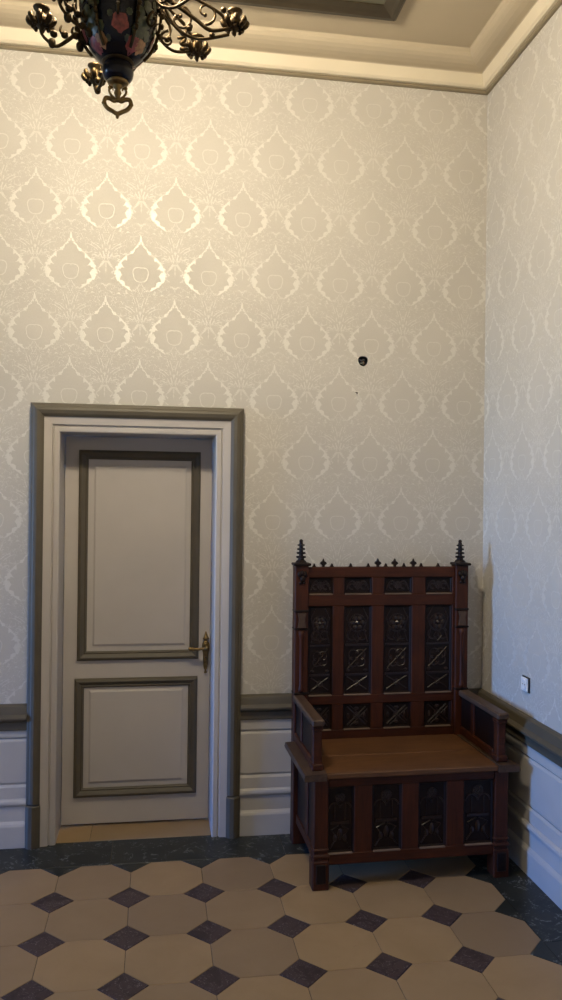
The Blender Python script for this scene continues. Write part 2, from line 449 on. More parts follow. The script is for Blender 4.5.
for i in range(1, NX):
    half([(-hd, -g), (0, -hd), (hd, -g)], -BX - i * S, -BY, 'black')
    half([(-hd, g), (hd, g), (0, hd)], -BX - i * S, -BY - NY * S, 'diamond')
for j in range(1, NY):
    half([(-hd, 0), (-g, -hd), (-g, hd)], -BX, -BY - j * S, 'diamond' if j > 3 else 'black')
def slab(x0, x1, y0, y1): obj('border_slab', B(x0 + .0012, x1 - .0012, y0 + .0012, y1 - .0012, -.02, 0, bev=.001), 'black', fl)
for a, c in zip((XL, -8.9, -7.9, -6.9, -5.9, -4.9, -3.9, -2.93, -1.93, -1.10, -BX), (-8.9, -7.9, -6.9, -5.9, -4.9, -3.9, -2.93, -1.93, -1.10, -BX)): slab(a, c, -BY, 0)
slab(-BX, 0, -.42, 0)
for a, c in ((-.42, -1.16), (-1.16, -1.98), (-1.98, -2.85), (-2.85, -3.7), (-3.7, YF)): slab(-BX, 0, c, a)
# the far end of the hall: the same paving, joined
NF = 9
bm = bmesh.new(); bd = bmesh.new()
for i in range(NX, NX + NF):
    for j in range(NY):
        x, y = -BX - (i + .5) * S, -BY - (j + .5) * S
        prism(bm, [(x + p, y + q2) for p, q2 in octo()], -.02, 0)
        if j and i > NX: prism(bd, [(x + S / 2 - hd, y + S / 2), (x + S / 2, y + S / 2 - hd), (x + S / 2 + hd, y + S / 2), (x + S / 2, y + S / 2 + hd)], -.02, 0)
o = obj('octagon_tile_field', bm, 'octagon', fl); o['kind'] = 'stuff'
o = obj('diamond_tile_field', bd, 'diamond', fl); o['kind'] = 'stuff'
for a, c in ((-BY, -1.4), (-1.4, -2.6), (-2.6, YF)): slab(XL, -BX - (NX + NF) * S, c, a)
for a, c in zip((XL, -8.4, -6.8, -5.2, -3.8, -2.4, -1.3), (-8.4, -6.8, -5.2, -3.8, -2.4, -1.3, -BX)): slab(a, c, YF, -BY - NY * S)
for a, c in ((DX0 - .03, -2.045), (-2.045, DX1 + .03)): obj('threshold_tile', B(a + .001, c - .001, .001, .34, -.02, .001, bev=.001), 'octagon', fl)

# ------------------------------------------------------------------ trims: dado, rail, cornice
CO = .1395                                       # casing width round the door
def wallpath(d_end=0.0):
    a = DX1 + CO; c = DX0 - CO
    return [(a, 0, 0, -1), (0, 0, -1, -1), (0, YF, -1, 1), (XL, YF, 1, 1), (XL, 0, 1, -1), (c, 0, 0, -1)]
root = tag(obj('trim_1', sweep(bmesh.new(), [(.0005, 0), (.036, 0), (.036, .104), (.032, .114), (.022, .126), (.022, .2035), (.0005, .2035)], wallpath()), 'paint'), 'pale grey painted skirting and dado panelling round the room', 'dado', kind='structure')
obj('bead_moulding', sweep(bmesh.new(), [(.0005, .2038), (.030, .2045), (.035, .210), (.036, .219), (.033, .228), (.024, .236), (.0005, .236)], wallpath()), 'paint', root)
obj('lower_rail', sweep(bmesh.new(), [(.0005, .2363), (.022, .2363), (.022, .290), (.014, .303), (.0005, .303)], wallpath()), 'paint', root)
obj('dado_panel', sweep(bmesh.new(), [(.0005, .3033), (.010, .3033), (.010, .309), (.019, .3135), (.019, .512), (.012, .527), (.0005, .527)], wallpath()), 'paint', root)
obj('upper_rail', sweep(bmesh.new(), [(.0005, .5273), (.009, .5273), (.009, .532), (.020, .536), (.020, .60), (.0005, .60)], wallpath()), 'paint', root)
rail = [(.0005, .588), (.030, .588), (.033, .592), (.033, .628), (.052, .640), (.057, .646), (.057, .654), (.050, .660), (.040, .668), (.034, .694), (.030, .705), (.018, .712), (.0005, .712)]
tag(obj('trim_2', sweep(bmesh.new(), rail, wallpath()[:4] + [(XL, -.06, 1, 0)]), 'taupe'), 'taupe moulded chair rail running behind the carved bench', 'chair rail', kind='structure')
tag(obj('trim_5', sweep(bmesh.new(), [(d, z - .017) for d, z in rail], [(XL + .001, 0, 0, -1), (DX0 - CO, 0, 0, -1)]), 'taupe'), 'short taupe chair rail on the hinge side of the door', 'chair rail', kind='structure')
loop = [(0, 0, -1, -1), (0, YF, -1, 1), (XL, YF, 1, 1), (XL, 0, 1, -1)]
root = tag(obj('trim_3', sweep(bmesh.new(), [(.0005, 3.918), (.028, 3.920), (.040, 3.93), (.056, 3.980), (.0005, 3.98)], loop, True), 'cream'), 'cream cornice between papered walls and tan ceiling', 'cornice', kind='structure')
cove = [(.0005, 3.9803), (.056, 3.9803)] + [(.06 + .11 * math.sin(a), 4.036 - .052 * math.cos(a)) for a in [PI / 2 * k / 6 for k in range(7)]] + [(.175, 4.0415), (.0005, 4.0415)]
obj('cove', sweep(bmesh.new(), cove, loop, True), 'tan', root)
obj('picture_rail', sweep(bmesh.new(), [(.0005, 3.900), (.012, 3.900), (.019, 3.904), (.020, 3.911), (.015, 3.9175), (.0005, 3.9175)], loop, True), 'line', root)

# ceiling frame with its panel
cx0, cx1, cy0, cy1 = -9.35, -.625, -4.20, -.365
root = empty('ceiling_panel', ((cx0 + cx1) / 2, (cy0 + cy1) / 2, ZC))
tag(root, 'dark framed grey green panel set in the tan ceiling', 'ceiling panel', kind='structure')
bm = bmesh.new(); hx, hy = (cx1 - cx0) / 2, (cy1 - cy0) / 2
pr = [(0, -.0005), (0, -.022), (-.012, -.034), (-.034, -.036), (-.046, -.026), (-.060, -.020), (-.085, -.012), (-.085, -.0005)]
rs = [[bm.verts.new((sx * (hx + o), sy * (hy + o), d)) for sx, sy in ((-1, -1), (1, -1), (1, 1), (-1, 1))] for o, d in pr]
for i in range(len(rs)):
    a, c = rs[i], rs[(i + 1) % len(rs)]
    for k in range(4): bm.faces.new((a[k], a[(k + 1) % 4], c[(k + 1) % 4], c[k]))
obj('frame', bm, 'frame_dark', root)
obj('panel', B(-hx + .08, hx - .08, -hy + .08, hy - .08, -.006, -.0005), 'ceil_panel', root)
bm = bmesh.new()
ih = .15
rs = [[bm.verts.new((sx * (hx - o), sy * (hy - o), d)) for sx, sy in ((-1, -1), (1, -1), (1, 1), (-1, 1))] for o, d in ((ih, -.006), (ih, -.014), (ih + .02, -.014), (ih + .02, -.006))]
for i in range(4):
    a, c = rs[i], rs[(i + 1) % 4]
    for k in range(4): bm.faces.new((a[k], a[(k + 1) % 4], c[(k + 1) % 4], c[k]))
obj('inner_moulding', bm, 'tan', root)

# ------------------------------------------------------------------ door and casing
white = [(0, -.004), (0, .020), (.006, .024), (.026, .024), (.030, .017), (.034, .017), (.037, .030), (.074, .034), (.074, -.004)]
root = tag(obj('trim_4', frame_sweep(bmesh.new(), DX0, DX1, 0, DZ, white, 0, False), 'door_paint'), 'door surround with warm grey architrave and taupe outer moulding', 'door frame', kind='structure')
dark = [(.0742, .0005), (.0742, .040), (.088, .050), (.105, .054), (.118, .050), (.126, .042), (.133, .040), (CO, .036), (CO, .0005)]
obj('outer_moulding', frame_sweep(bmesh.new(), DX0, DX1, .212, DZ, dark, 0, False), 'taupe', root)
for s in (-1, 1):
    xe = DX0 if s < 0 else DX1
    bm = bmesh.new()
    prof = [(xe + s * o, -d) for o, d in ((.071, .0), (.071, .044), (.088, .055), (.108, .060), (.126, .055), (.1415, .040), (.1415, .0))]
    prism(bm, prof, 0, .206, .006)
    obj('plinth_block', bm, 'taupe', root)
JD = .30
bm = bmesh.new(); box(bm, DX0 - .02, DX0, -.002, JD, 0, DZ + .02); obj('jamb', bm, 'door_paint', root)
bm = bmesh.new(); box(bm, DX1, DX1 + .02, -.002, JD, 0, DZ + .02); obj('jamb', bm, 'door_paint', root)
bm = bmesh.new(); box(bm, DX0, DX1, -.002, JD, DZ, DZ + .02); obj('jamb_head', bm, 'door_paint', root)

LY = .19                                      # room face of the leaf
dr = tag(obj('door_1', B(DX0 + .003, DX1 - .003, LY, LY + .045, .012, DZ - .003, bev=.002), 'door_paint'), 'closed warm grey two-panel door with taupe mouldings and brass handle', 'door', kind='structure')
pm = [(0, -.001), (0, .010), (-.006, .018), (-.016, .022), (-.024, .017), (-.034, .010), (-.040, .012), (-.048, .004), (-.048, -.001)]
for (x0, x1, z0, z1), (a0, a1, b0, b1) in (((-2.134, -1.506, .863, 1.958), (-2.052, -1.580, .942, 1.876)), ((-2.144, -1.510, .153, .770), (-2.066, -1.588, .230, .704))):
    obj('panel_moulding', frame_sweep(bmesh.new(), x0, x1, z0, z1, pm, LY), 'taupe', dr)
    bm = bmesh.new()
    rr = [[bm.verts.new((x, LY - d, z)) for x, z in ((a0 - o, b0 - o), (a1 + o, b0 - o), (a1 + o, b1 + o), (a0 - o, b1 + o))] for o, d in ((.004, -.001), (.004, .004), (-.006, .0085), (-.010, .0085))]
    for a, c in zip(rr, rr[1:]):
        for k in range(4): bm.faces.new((a[k], a[(k + 1) % 4], c[(k + 1) % 4], c[k]))
    bm.faces.new(rr[-1])
    obj('raised_panel', bm, 'door_paint', dr)
hxx, hz = -1.468, .926
# tall brass plate with turned ends, and lever
bm = lathe(bmesh.new(), [(0, -.142), (.006, -.139), (.0075, -.134), (.0045, -.128), (.004, -.122), (.008, -.114), (.010, -.10), (.0125, -.03), (.015, -.022), (.0165, -.01), (.017, .006), (.015, .02), (.0105, .026), (.007, .032), (.0085, .037), (.014, .041), (.014, .046), (.009, .052), (.006, .066), (.003, .079), (0, .083)], 16)
for v in bm.verts: v.co.y *= .75; v.co.x *= 1.2
hp = obj('handle_plate', bm, 'brass', dr, True, (hxx, LY - .010, hz))
bm = lathe(bmesh.new(), [(0, 0), (.016, 0), (.016, .006), (.010, .010), (.009, .040), (.012, .046), (.010, .052), (0, .054)], 16)
bmesh.ops.rotate(bm, cent=(0, 0, 0), matrix=Matrix.Rotation(PI / 2, 3, 'X'), verts=bm.verts)
obj('handle_rose', bm, 'brass', hp, True, (0, -.008, 0))
bm = tube(bmesh.new(), smooth_pts([(.004, -.052, 0), (-.015, -.053, .000), (-.04, -.054, -.003), (-.07, -.054, -.001), (-.088, -.053, .000)], 5), .0075, 8, taper=lambda s: .75 + .5 * s)
ball(bm, (-.088, -.053, 0), .0105, (.7, 1, 1))
obj('lever', bm, 'brass', hp, True)
bm = bmesh.new(); lathe(bm, [(.0035, 0), (.0035, .003)], 10)
bmesh.ops.rotate(bm, cent=(0, 0, 0), matrix=Matrix.Rotation(PI / 2, 3, 'X'), verts=bm.verts); obj('keyhole', bm, 'dark_plastic', hp, loc=(0, -.0082, -.055))

# ------------------------------------------------------------------ things on the walls
root = tag(empty('junction_box', (HX, .0125, HZ)), 'round dark cable hole with loose wires high on the damask wall', 'junction box')
bm = bmesh.new()
prof = [(.0275, 0), (.0275, .045), (.0, .045)]
lathe(bm, [(.030, .0), (.030, .048), (0, .048)], 24)
bm.free(); bm = bmesh.new()
ra = [[bm.verts.new((r * math.cos(2 * PI * i / 24), y, r * math.sin(2 * PI * i / 24))) for i in range(24)] for r, y in ((.0305, 0), (.0305, .05), (.0285, .05), (.0285, .0))]
for a, c in ((0, 1), (3, 0), (2, 3)):
    for i in range(24): bm.faces.new((ra[a][i], ra[a][(i + 1) % 24], ra[c][(i + 1) % 24], ra[c][i]))
bm.faces.new(ra[2]); bm.faces.new(ra[1])
obj('cup', bm, 'dark_plastic', root)
for k, (pts, mt) in enumerate(((((-.012, .048, .01), (-.016, .02, .012), (-.004, .004, .006), (.010, .002, .010)), 'wire_grey'), (((.010, .048, -.01), (.014, .018, -.006), (.002, .003, -.008), (-.012, .004, -.012)), 'wire_grey'), (((0, .048, 0), (.004, .02, .004), (.010, .005, -.004), (.006, .004, -.018)), 'copper_wire'), (((-.008, .048, -.004), (-.01, .02, -.008), (-.014, .006, -.002), (-.008, .003, .004)), 'dark_plastic'))):
    obj('wire', tube(bmesh.new(), smooth_pts(pts, 6), .0018, 6), mt, root, True)
bm = bmesh.new(); lathe(bm, [(0, 0), (.0022, .001), (.0022, .03), (.004, .031), (.004, .033), (0, .034)], 10)
bmesh.ops.rotate(bm, cent=(0, 0, 0), matrix=Matrix.Rotation(PI / 2 + .25, 3, 'X'), verts=bm.verts)
tag(obj('nail', bm, 'brass_dark', None, loc=(-.7105, .004, 2.279)), 'tiny dark nail in wallpaper below the cable hole', 'nail')

sk = tag(empty('wall_socket', (-.0005, -.528, .853)), 'white square wall socket above the chair rail', 'socket')
obj('back_plate', B(-.006, 0, -.037, .037, -.036, .036, bev=.0015), 'dark_plastic', sk)
bm = B(-.014, -.006, -.031, .033, -.0325, .0315, bev=.003); fp = obj('face_plate', bm, 'white_plastic', sk)
bm = bmesh.new()
ra = [[bm.verts.new((x, r * math.cos(2 * PI * i / 20), r * math.sin(2 * PI * i / 20))) for i in range(20)] for r, x in ((.023, -.0138), (.023, -.0165), (.0195, -.0165), (.0185, -.0142))]
for a, c in zip(ra, ra[1:]):
    for i in range(20): bm.faces.new((a[i], a[(i + 1) % 20], c[(i + 1) % 20], c[i]))
bm.faces.new(ra[-1]); obj('socket_ring', bm, 'white_plastic', fp)
for s in (-1, 1):
    bm = lathe(bmesh.new(), [(.0028, 0), (.0028, .0016)], 10); bmesh.ops.rotate(bm, cent=(0, 0, 0), matrix=Matrix.Rotation(-PI / 2, 3, 'Y'), verts=bm.verts)
    obj('pin_hole', bm, 'dark_plastic', fp, loc=(-.0143, s * .0095, 0))

# ------------------------------------------------------------------ carved hall bench
bn = tag(empty('hall_bench', (-.591, -.362, 0), math.radians(1.0)), 'dark carved oak settle with tall panelled back, two pinnacles and worn seat', 'bench')
HW = .455; F = -.275; BK = .272; BF = .205      # half width, front plane, rear plane, front face of the back posts
ZS = .513                                        # seat top
def bp(name, mat, *a, parent=bn, bev=.003, smooth=False): return obj(name, B(*a, bev=bev), mat, parent, smooth)
# back posts with pinnacles
for s in (-1, 1):
    x0, x1 = (-HW, -HW + .068) if s < 0 else (HW - .068, HW)
    xc = (x0 + x1) / 2
    p = bp('back_post', 'oak_v', x0, x1, BF, BK, 0, 1.382)
    for za, zb, o in ((1.150, 1.163, .003), (1.062, 1.072, .004), (.742, .754, .004)):
        bp('post_band', 'oak_dark', x0 - o, x1 + o, BF - o - .002, BK - .004, za, zb, parent=p, bev=.004)
    # colonnette between the bands, with small capital
    bm = lathe(bmesh.new(), [(.013, .757), (.015, .77), (.010, .79), (.010, 1.02), (.014, 1.035), (.017, 1.06)], 10, (xc, BF - .002, 0)); obj('colonnette', bm, 'oak_v', p, True)
    bm = bmesh.new()
    prism(bm, [(xc - .020, 1.075), (xc + .020, 1.075), (xc + .014, 1.115), (xc + .020, 1.148), (xc - .020, 1.148), (xc - .014, 1.115)], BF - .012, BF + .002, 0, 'y'); obj('bracket', bm, 'oak_arm', p)
    # carved leaf boss under the cap
    bm = bmesh.new()
    for k in range(3):
        ball(bm, (xc + (k - 1) * .014, BF - .006, 1.345 - abs(k - 1) * .004), .011, (1, .8, 1.5))
    ball(bm, (xc, BF - .010, 1.318), .013, (1, .8, 1.3)); ball(bm, (xc - .009, BF - .006, 1.298), .008); ball(bm, (xc + .009, BF - .006, 1.298), .008)
    obj('leaf_boss', bm, 'oak_dark', p, True)
    bm = bmesh.new(); box(bm, xc - .044, xc + .044, BF - .014, BK - .004, 1.382, 1.396, bev=.004); obj('post_cap', bm, 'oak_dark', p)
    # crocketed pinnacle
    yc = (BF + BK) / 2
    bm = lathe(bmesh.new(), [(.030, 1.396), (.026, 1.404), (.016, 1.412), (.015, 1.424), (.0115, 1.430), (.0095, 1.495), (.006, 1.503), (0, 1.506)], 8, (xc, yc, 0), PI / 8)
    for k, z in enumerate((1.424, 1.444, 1.464, 1.484)):
        r = .024 - k * .002
        for a in range(8):
            an = a * PI / 4
            if a % 2 == 0: ball(bm, (xc + math.cos(an) * r * .62, yc + math.sin(an) * r * .62, z), r * .42, (1.2, 1.2, .6), 6, 5)
    ball(bm, (xc, yc, 1.504), .010, (1, 1, 1), 8, 6)
    obj('pinnacle', bm, 'oak_dark', p)
# back rails and stiles
PXS = [(-.383, -.256), (-.199, -.054), (.010, .158), (.230, .376)]
IX = HW - .068
FB = .222
for za, zb, nm in ((1.322, 1.374, 'top_rail'), (1.178, 1.238, 'back_rail'), (.684, .730, 'back_rail'), (.47, .556, 'back_rail')):
    bp(nm, 'oak', -IX, IX, FB, .262, za, zb)
sx = [(-IX, PXS[0][0]), (PXS[0][1], PXS[1][0]), (PXS[1][1], PXS[2][0]), (PXS[2][1], PXS[3][0]), (PXS[3][1], IX)]
for a, c in sx:
    for za, zb in ((1.238, 1.322), (.730, 1.178), (.556, .684)):
        bp('stile', 'oak_v', a, c, FB + .001, .262, za, zb, bev=.002)
def frame_bead(x0, x1, z0, z1, y, parent):
    bm = frame_sweep(bmesh.new(), x0, x1, z0, z1, [(0, 0), (0, .010), (-.005, .008), (-.009, .001), (-.009, 0)], y)
    obj('panel_bead', bm, 'oak_dark', parent)
def arc(cx, cz, r, a0, a1, y, n=10): return [(cx + r * math.cos(a0 + (a1 - a0) * k / n), y, cz + r * math.sin(a0 + (a1 - a0) * k / n)) for k in range(n + 1)]
def carve(w, h, kind):
    """low-relief tracery, centred on a panel w x h in the x-z plane, standing out towards -y"""
    bm = bmesh.new(); y = -.001
    def ln(pts, r=.0038): tube(bm, pts, r, 5)
    def quatre(cx, cz, r):
        for k in range(4):
            a = k * PI / 2 + PI / 4
            ln(arc(cx + r * .5 * math.cos(a), cz + r * .5 * math.sin(a), r * .5, a - 2.1, a + 2.1, y), .0034)
        ball(bm, (cx, y, cz), r * .16, (1, .7, 1), 6, 5)
    def rosette(cx, cz, r):
        for k in range(6):
            a = k * PI / 3; ball(bm, (cx + r * .58 * math.cos(a), y, cz + r * .58 * math.sin(a)), r * .34, (1, .45, 1), 6, 5)
        ball(bm, (cx, y, cz), r * .3, (1, .8, 1), 6, 5)
        tube(bm, [Vector(p) for p in arc(cx, cz, r, 0, 2 * PI, y, 16)[:-1]], .0034, 5, True)
    a, b2 = w / 2 - .012, h / 2 - .010
    if kind == 'small':          # upper row: pair of scrolls
        for s in (-1, 1):
            ln([(s * (a - .002) * k / 8, y, -b2 * .7 + b2 * 1.4 * math.sin(PI * k / 8) ** .8) for k in range(9)])
            ln(arc(s * a * .5, -b2 * .15, b2 * .42, 0, 5.2, y))
        rosette(0, b2 * .05, b2 * .5)
    elif kind == 'cross':        # lower row: saltire with leaves
        for s in (-1, 1):
            ln([(-a * .8, y, -s * b2 * .85), (a * .8, y, s * b2 * .85)], .0042)
            ln([(-a * .55, y, -s * b2 * .95), (a * .95, y, s * b2 * .62)], .0026)
            ball(bm, (s * a * .7, y, 0), .010, (.8, .5, 1.5), 6, 5); ball(bm, (0, y, s * b2 * .68), .010, (1.5, .5, .8), 6, 5)
        rosette(0, 0, .014)
    elif kind == 'tall':         # three tiers with bands between
        zs = (b2, b2 * .12, -b2 * .58, -b2)
        for z in zs[1:3]: box(bm, -a, a, y - .006, y + .002, z - .005, z + .005)
        c0 = (zs[0] + zs[1]) / 2
        rosette(0, c0 + .015, a * .72)
        for s in (-1, 1):
            ln(arc(s * a * .45, zs[1] + .05, a * .42, PI * .2, PI * 1.7, y)); ln([(s * a * .9, y, zs[1] + .012), (s * a * .6, y, c0 - .02), (s * a * .92, y, c0 + .04), (s * a * .5, y, zs[0] - .004)], .003)
            ln([(0, y, zs[1] + .012), (s * a * .35, y, c0 - .055), (s * .006, y, c0 - .03)], .003)
        c1 = (zs[1] + zs[2]) / 2
        quatre(0, c1 + .006, a * .82)
        ln([(-a * .8, y, c1 - .045), (a * .8, y, c1 + .055)], .0034)
        for s in (-1, 1): ball(bm, (s * a * .75, y, c1 - .055), .009, (1.3, .5, .8), 6, 5)
        c2 = (zs[2] + zs[3]) / 2
        for s in (-1, 1): ln([(-a * .85, y, c2 - s * .032), (a * .85, y, c2 + s * .032)], .0036)
        rosette(0, c2, .013)
    else:                        # bench front: arches over a band and leaf
        z = -b2 * .12; box(bm, -a * .85, a * .85, y - .006, y + .002, z - .006, z + .006)
        for s in (-1, 1):
            ln(arc(s * a * .5, b2 * .35, a * .48, 0, PI, y)); ln([(s * a * .5, y, z + .01), (s * a * .5, y, b2 * .5)], .003)
            ln([(s * a * .9, y, -b2 * .95), (s * a * .35, y, -b2 * .6), (s * a * .8, y, -b2 * .35), (s * a * .1, y, z - .012)], .0034)
            ball(bm, (s * a * .45, y, -b2 * .62), .011, (1, .5, 1.5), 6, 5)
        rosette(0, b2 * .68, a * .4); ball(bm, (0, y, -b2 * .5), .013, (1, .5, 2), 6, 5)
    return bm
for x0, x1 in PXS:
    for za, zb, kind in ((1.238, 1.322, 'small'), (.730, 1.178, 'tall'), (.556, .684, 'cross')):
        pn = bp('carved_panel', 'oak_dark', x0 - .004, x1 + .004, FB + .016, .256, za - .004, zb + .004, bev=0)
        obj('carving', carve(x1 - x0, zb - za, kind), 'oak_carve', pn, loc=((x0 + x1) / 2, FB + .016, (za + zb) / 2))
        frame_bead(x0, x1, za, zb, FB + .016, pn)
        # lower lip in paler oak, slightly proud of the rail
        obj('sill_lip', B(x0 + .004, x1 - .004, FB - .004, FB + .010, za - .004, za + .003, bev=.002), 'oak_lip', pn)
# cresting on the top rail
def fleuron(x, big):
    bm = bmesh.new()
    if big:
        prism(bm, [(x - .006, 1.372), (x + .006, 1.372), (x + .006, 1.382), (x + .017, 1.391), (x + .013, 1.399), (x + .005, 1.403), (x, 1.416), (x - .005, 1.403), (x - .013, 1.399), (x - .017, 1.391), (x - .006, 1.382)], .232, .252, .003, 'y')
    else:
        prism(bm, [(x - .013, 1.372), (x + .013, 1.372), (x + .006, 1.380), (x + .003, 1.389), (x, 1.392), (x - .003, 1.389), (x - .006, 1.380)], .234, .250, .002, 'y')
    obj('cresting', bm, 'oak_dark', bn)
def px2x(u): return (u - 378.7) * .00524 - .018
for u in (323.8, 378.2, 395.3, 414.2): fleuron(px2x(u), True)
for u in (314.8, 332.3, 351, 368.6, 386.3, 404.7, 422.4, 439.8): fleuron(px2x(u), False)
# seat and side ledges
for k, (ya, yb) in enumerate(((F - .010, -.045), (-.045, .222))):
    bp('seat_board', 'oak_seat', -.400, .400, ya + (.0006 if k else 0), yb, ZS - .026, ZS - .001, bev=.004)
for s in (-1, 1):
    a, c = sorted((s * .400, s * .498))
    bm = bmesh.new(); prism(bm, [(a, ZS - .030), (c, ZS - .030), (c + (.004 if s > 0 else 0), ZS - .02), (c, ZS - .002), (a, ZS + .003)] if s > 0 else [(a, ZS - .030), (c, ZS - .030), (c, ZS + .003), (a, ZS - .002), (a - .004, ZS - .02)], F - .018, BF - .002, .003, 'y')
    obj('side_ledge', bm, 'oak_arm', bn)
    # arm: lower rail, panel, front post with block foot, top
    xc = s * .434
    bp('arm_rail', 'oak', xc - .020, xc + .020, F + .086, BF, ZS + .003, ZS + .043, bev=.005)
    bp('arm_panel', 'oak_dark', xc - .010, xc + .010, F + .078, BF, ZS + .043, .712, bev=0)
    bp('arm_panel_stile', 'oak', xc - .017, xc + .017, .035, .075, ZS + .043, .712)
    ap = bp('arm_post', 'oak', xc - .020, xc + .020, F + .032, F + .078, ZS + .003, .712, bev=.004)
    bp('post_base', 'oak', xc - .027, xc + .027, F + .022, F + .088, ZS + .003, ZS + .032, parent=ap, bev=.005)
    bp('post_neck', 'oak', xc - .025, xc + .025, F + .026, F + .084, .690, .712, parent=ap, bev=.005)
    bm = B(xc - .028, xc + .028, F + .014, BF, .712, .742, bev=.006); obj('armrest', bm, 'oak_arm', bn)
# front frame
bp('front_rail', 'oak', -HW + .068, HW - .068, F + .006, F + .04, .448, ZS - .027)
bp('front_rail', 'oak', -HW + .068, HW - .068, F + .006, F + .04, .105, .155)
FX = [(-.392, -.270), (-.187, -.050), (.028, .160), (.242, .386)]
fs = [(-HW + .068, FX[0][0]), (FX[0][1], FX[1][0]), (FX[1][1], FX[2][0]), (FX[2][1], FX[3][0]), (FX[3][1], HW - .068)]
for a, c in fs:
    if c - a > .004: bp('front_stile', 'oak_v', a, c, F + .007, F + .04, .155, .448, bev=.002)
for x0, x1 in FX:
    pn = bp('front_panel', 'oak_dark', x0 - .004, x1 + .004, F + .022, F + .036, .151, .452, bev=0)
    obj('carving', carve(x1 - x0, .293, 'front'), 'oak_carve', pn, loc=((x0 + x1) / 2, F + .022, .3015))
    frame_bead(x0, x1, .155, .448, F + .022, pn)
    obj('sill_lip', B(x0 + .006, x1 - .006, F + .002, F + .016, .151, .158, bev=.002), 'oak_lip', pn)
for s in (-1, 1):
    x0, x1 = (-HW, -HW + .068) if s < 0 else (HW - .068, HW)
    p = bp('front_post', 'oak_v', x0 + .002, x1 - .002, F, F + .066, .10, ZS - .031)
    for za, zb, o in ((.168, .184, .005), (.140, .158, .008)): bp('post_band', 'oak', x0 - o + .002, x1 + o - .002, F - o, F + .066 + o, za, zb, parent=p, bev=.006)
    ft = bp('foot', 'oak_v', x0 - .003, x1 + .003, F - .005, F + .07, 0, .128, bev=.004)
    bm = bmesh.new(); prism(bm, [(x0 + .012, .03), (x1 - .012, .03), (x1 - .012, .115), (x0 + .012, .115)], F - .0048, F - .009, .003, 'y'); obj('foot_panel', bm, 'oak_dark', ft)
    # sides
    xs = s * (HW - .034)
    bp('side_panel', 'oak_dark', xs - .010, xs + .010, F + .066, BF, .14, ZS - .03, bev=0)
    bp('side_rail', 'oak', xs - .018, xs + .018, F + .066, BF, .105, .15)
    bp('side_stile', 'oak_v', xs - .017, xs + .017, -.06, 0, .15, ZS - .031)
bp('rear_panel', 'oak_dark', -IX, IX, .225, .255, .12, .47, bev=0)
bp('bottom_board', 'oak_dark', -.395, .395, F + .041, .224, .112, .128, bev=0)

# ------------------------------------------------------------------ chandelier
CX, CY = -1.858, -1.75
ch = tag(empty('chandelier', (CX, CY, 2.80)), 'brass scroll chandelier with a dark rose-painted porcelain vase body', 'chandelier')
def Z(z): return z - 2.80
vp = [(.038, 2.943), (.056, 2.951), (.074, 2.969), (.089, 2.995), (.100, 3.026), (.107, 3.062), (.110, 3.10), (.109, 3.14), (.102, 3.18), (.088, 3.215), (.066, 3.24), (.055, 3.252)]
sp = smooth_pts([(r, 0, z) for r, z in vp], 4)
vs = obj('vase_body', lathe(bmesh.new(), [(p.x, Z(p.z)) for p in sp], 40), 'cobalt', ch, True)
def vr(z):
    for a, c in zip(sp, sp[1:]):
        if a.z <= z <= c.z: return a.x + (c.x - a.x) * (z - a.z) / (c.z - a.z)
    return sp[0].x if z < sp[0].z else sp[-1].x
def patch(name, az, z, rad, mat, off, seed, lob=5, asp=1.0):
    """painted motif lying on the porcelain"""
    bm = bmesh.new(); rn = random.Random(seed); n = 18
    ring = []
    def pt(a, h, o): r = vr(h) + o; return (r * math.cos(a), r * math.sin(a), Z(h))
    c = bm.verts.new(pt(az, z, off * 1.5)); prev = None
    for q in (.5, 1.0):
        cur = []
        for i in range(n):
            an = 2 * PI * i / n; rr = rad * q * (1 + (.13 * math.sin(lob * an + seed) if q == 1 else 0))
            cur.append(bm.verts.new(pt(az + rr * math.cos(an) / vr(z), min(3.25, max(2.945, z + rr * asp * math.sin(an))), off)))
        for i in range(n):
            j = (i + 1) % n
            bm.faces.new((c, cur[i], cur[j]) if prev is None else (prev[i], prev[j], cur[j], cur[i]))
        prev = cur
    return obj(name, bm, mat, vs, True)
fr = -PI / 2                                     # azimuth of the side that faces the room entrance
for k in range(4):
    o = fr + k * PI / 2
    patch('painted_rose', o + .10, 3.006, .023, 'rose', .0022, 3 + k)
    patch('painted_rose', o + .62, 2.966, .019, 'rose', .0022, 9 + k)
    patch('painted_rose', o - .60, 2.970, .017, 'rose_y', .0022, 15 + k)
    for j, (da, z, r) in enumerate(((.62, 3.000, .016), (.80, 3.022, .018), (.66, 3.046, .015), (.88, 3.070, .016), (-.52, 3.000, .013), (-.66, 3.028, .016), (-.80, 3.000, .015), (-.58, 3.06, .014), (.36, 2.975, .008), (.34, 3.036, .009), (-.18, 3.026, .008), (-.30, 2.972, .007), (.5, 3.085, .012), (-.4, 3.09, .012))):
        patch('painted_leaf', o + da, z, r, 'leafgreen', .0014, 30 + j + k, 7, 1.1)
    patch('painted_rose', o + .785, 3.115, .020, 'rose', .0022, 60 + k)
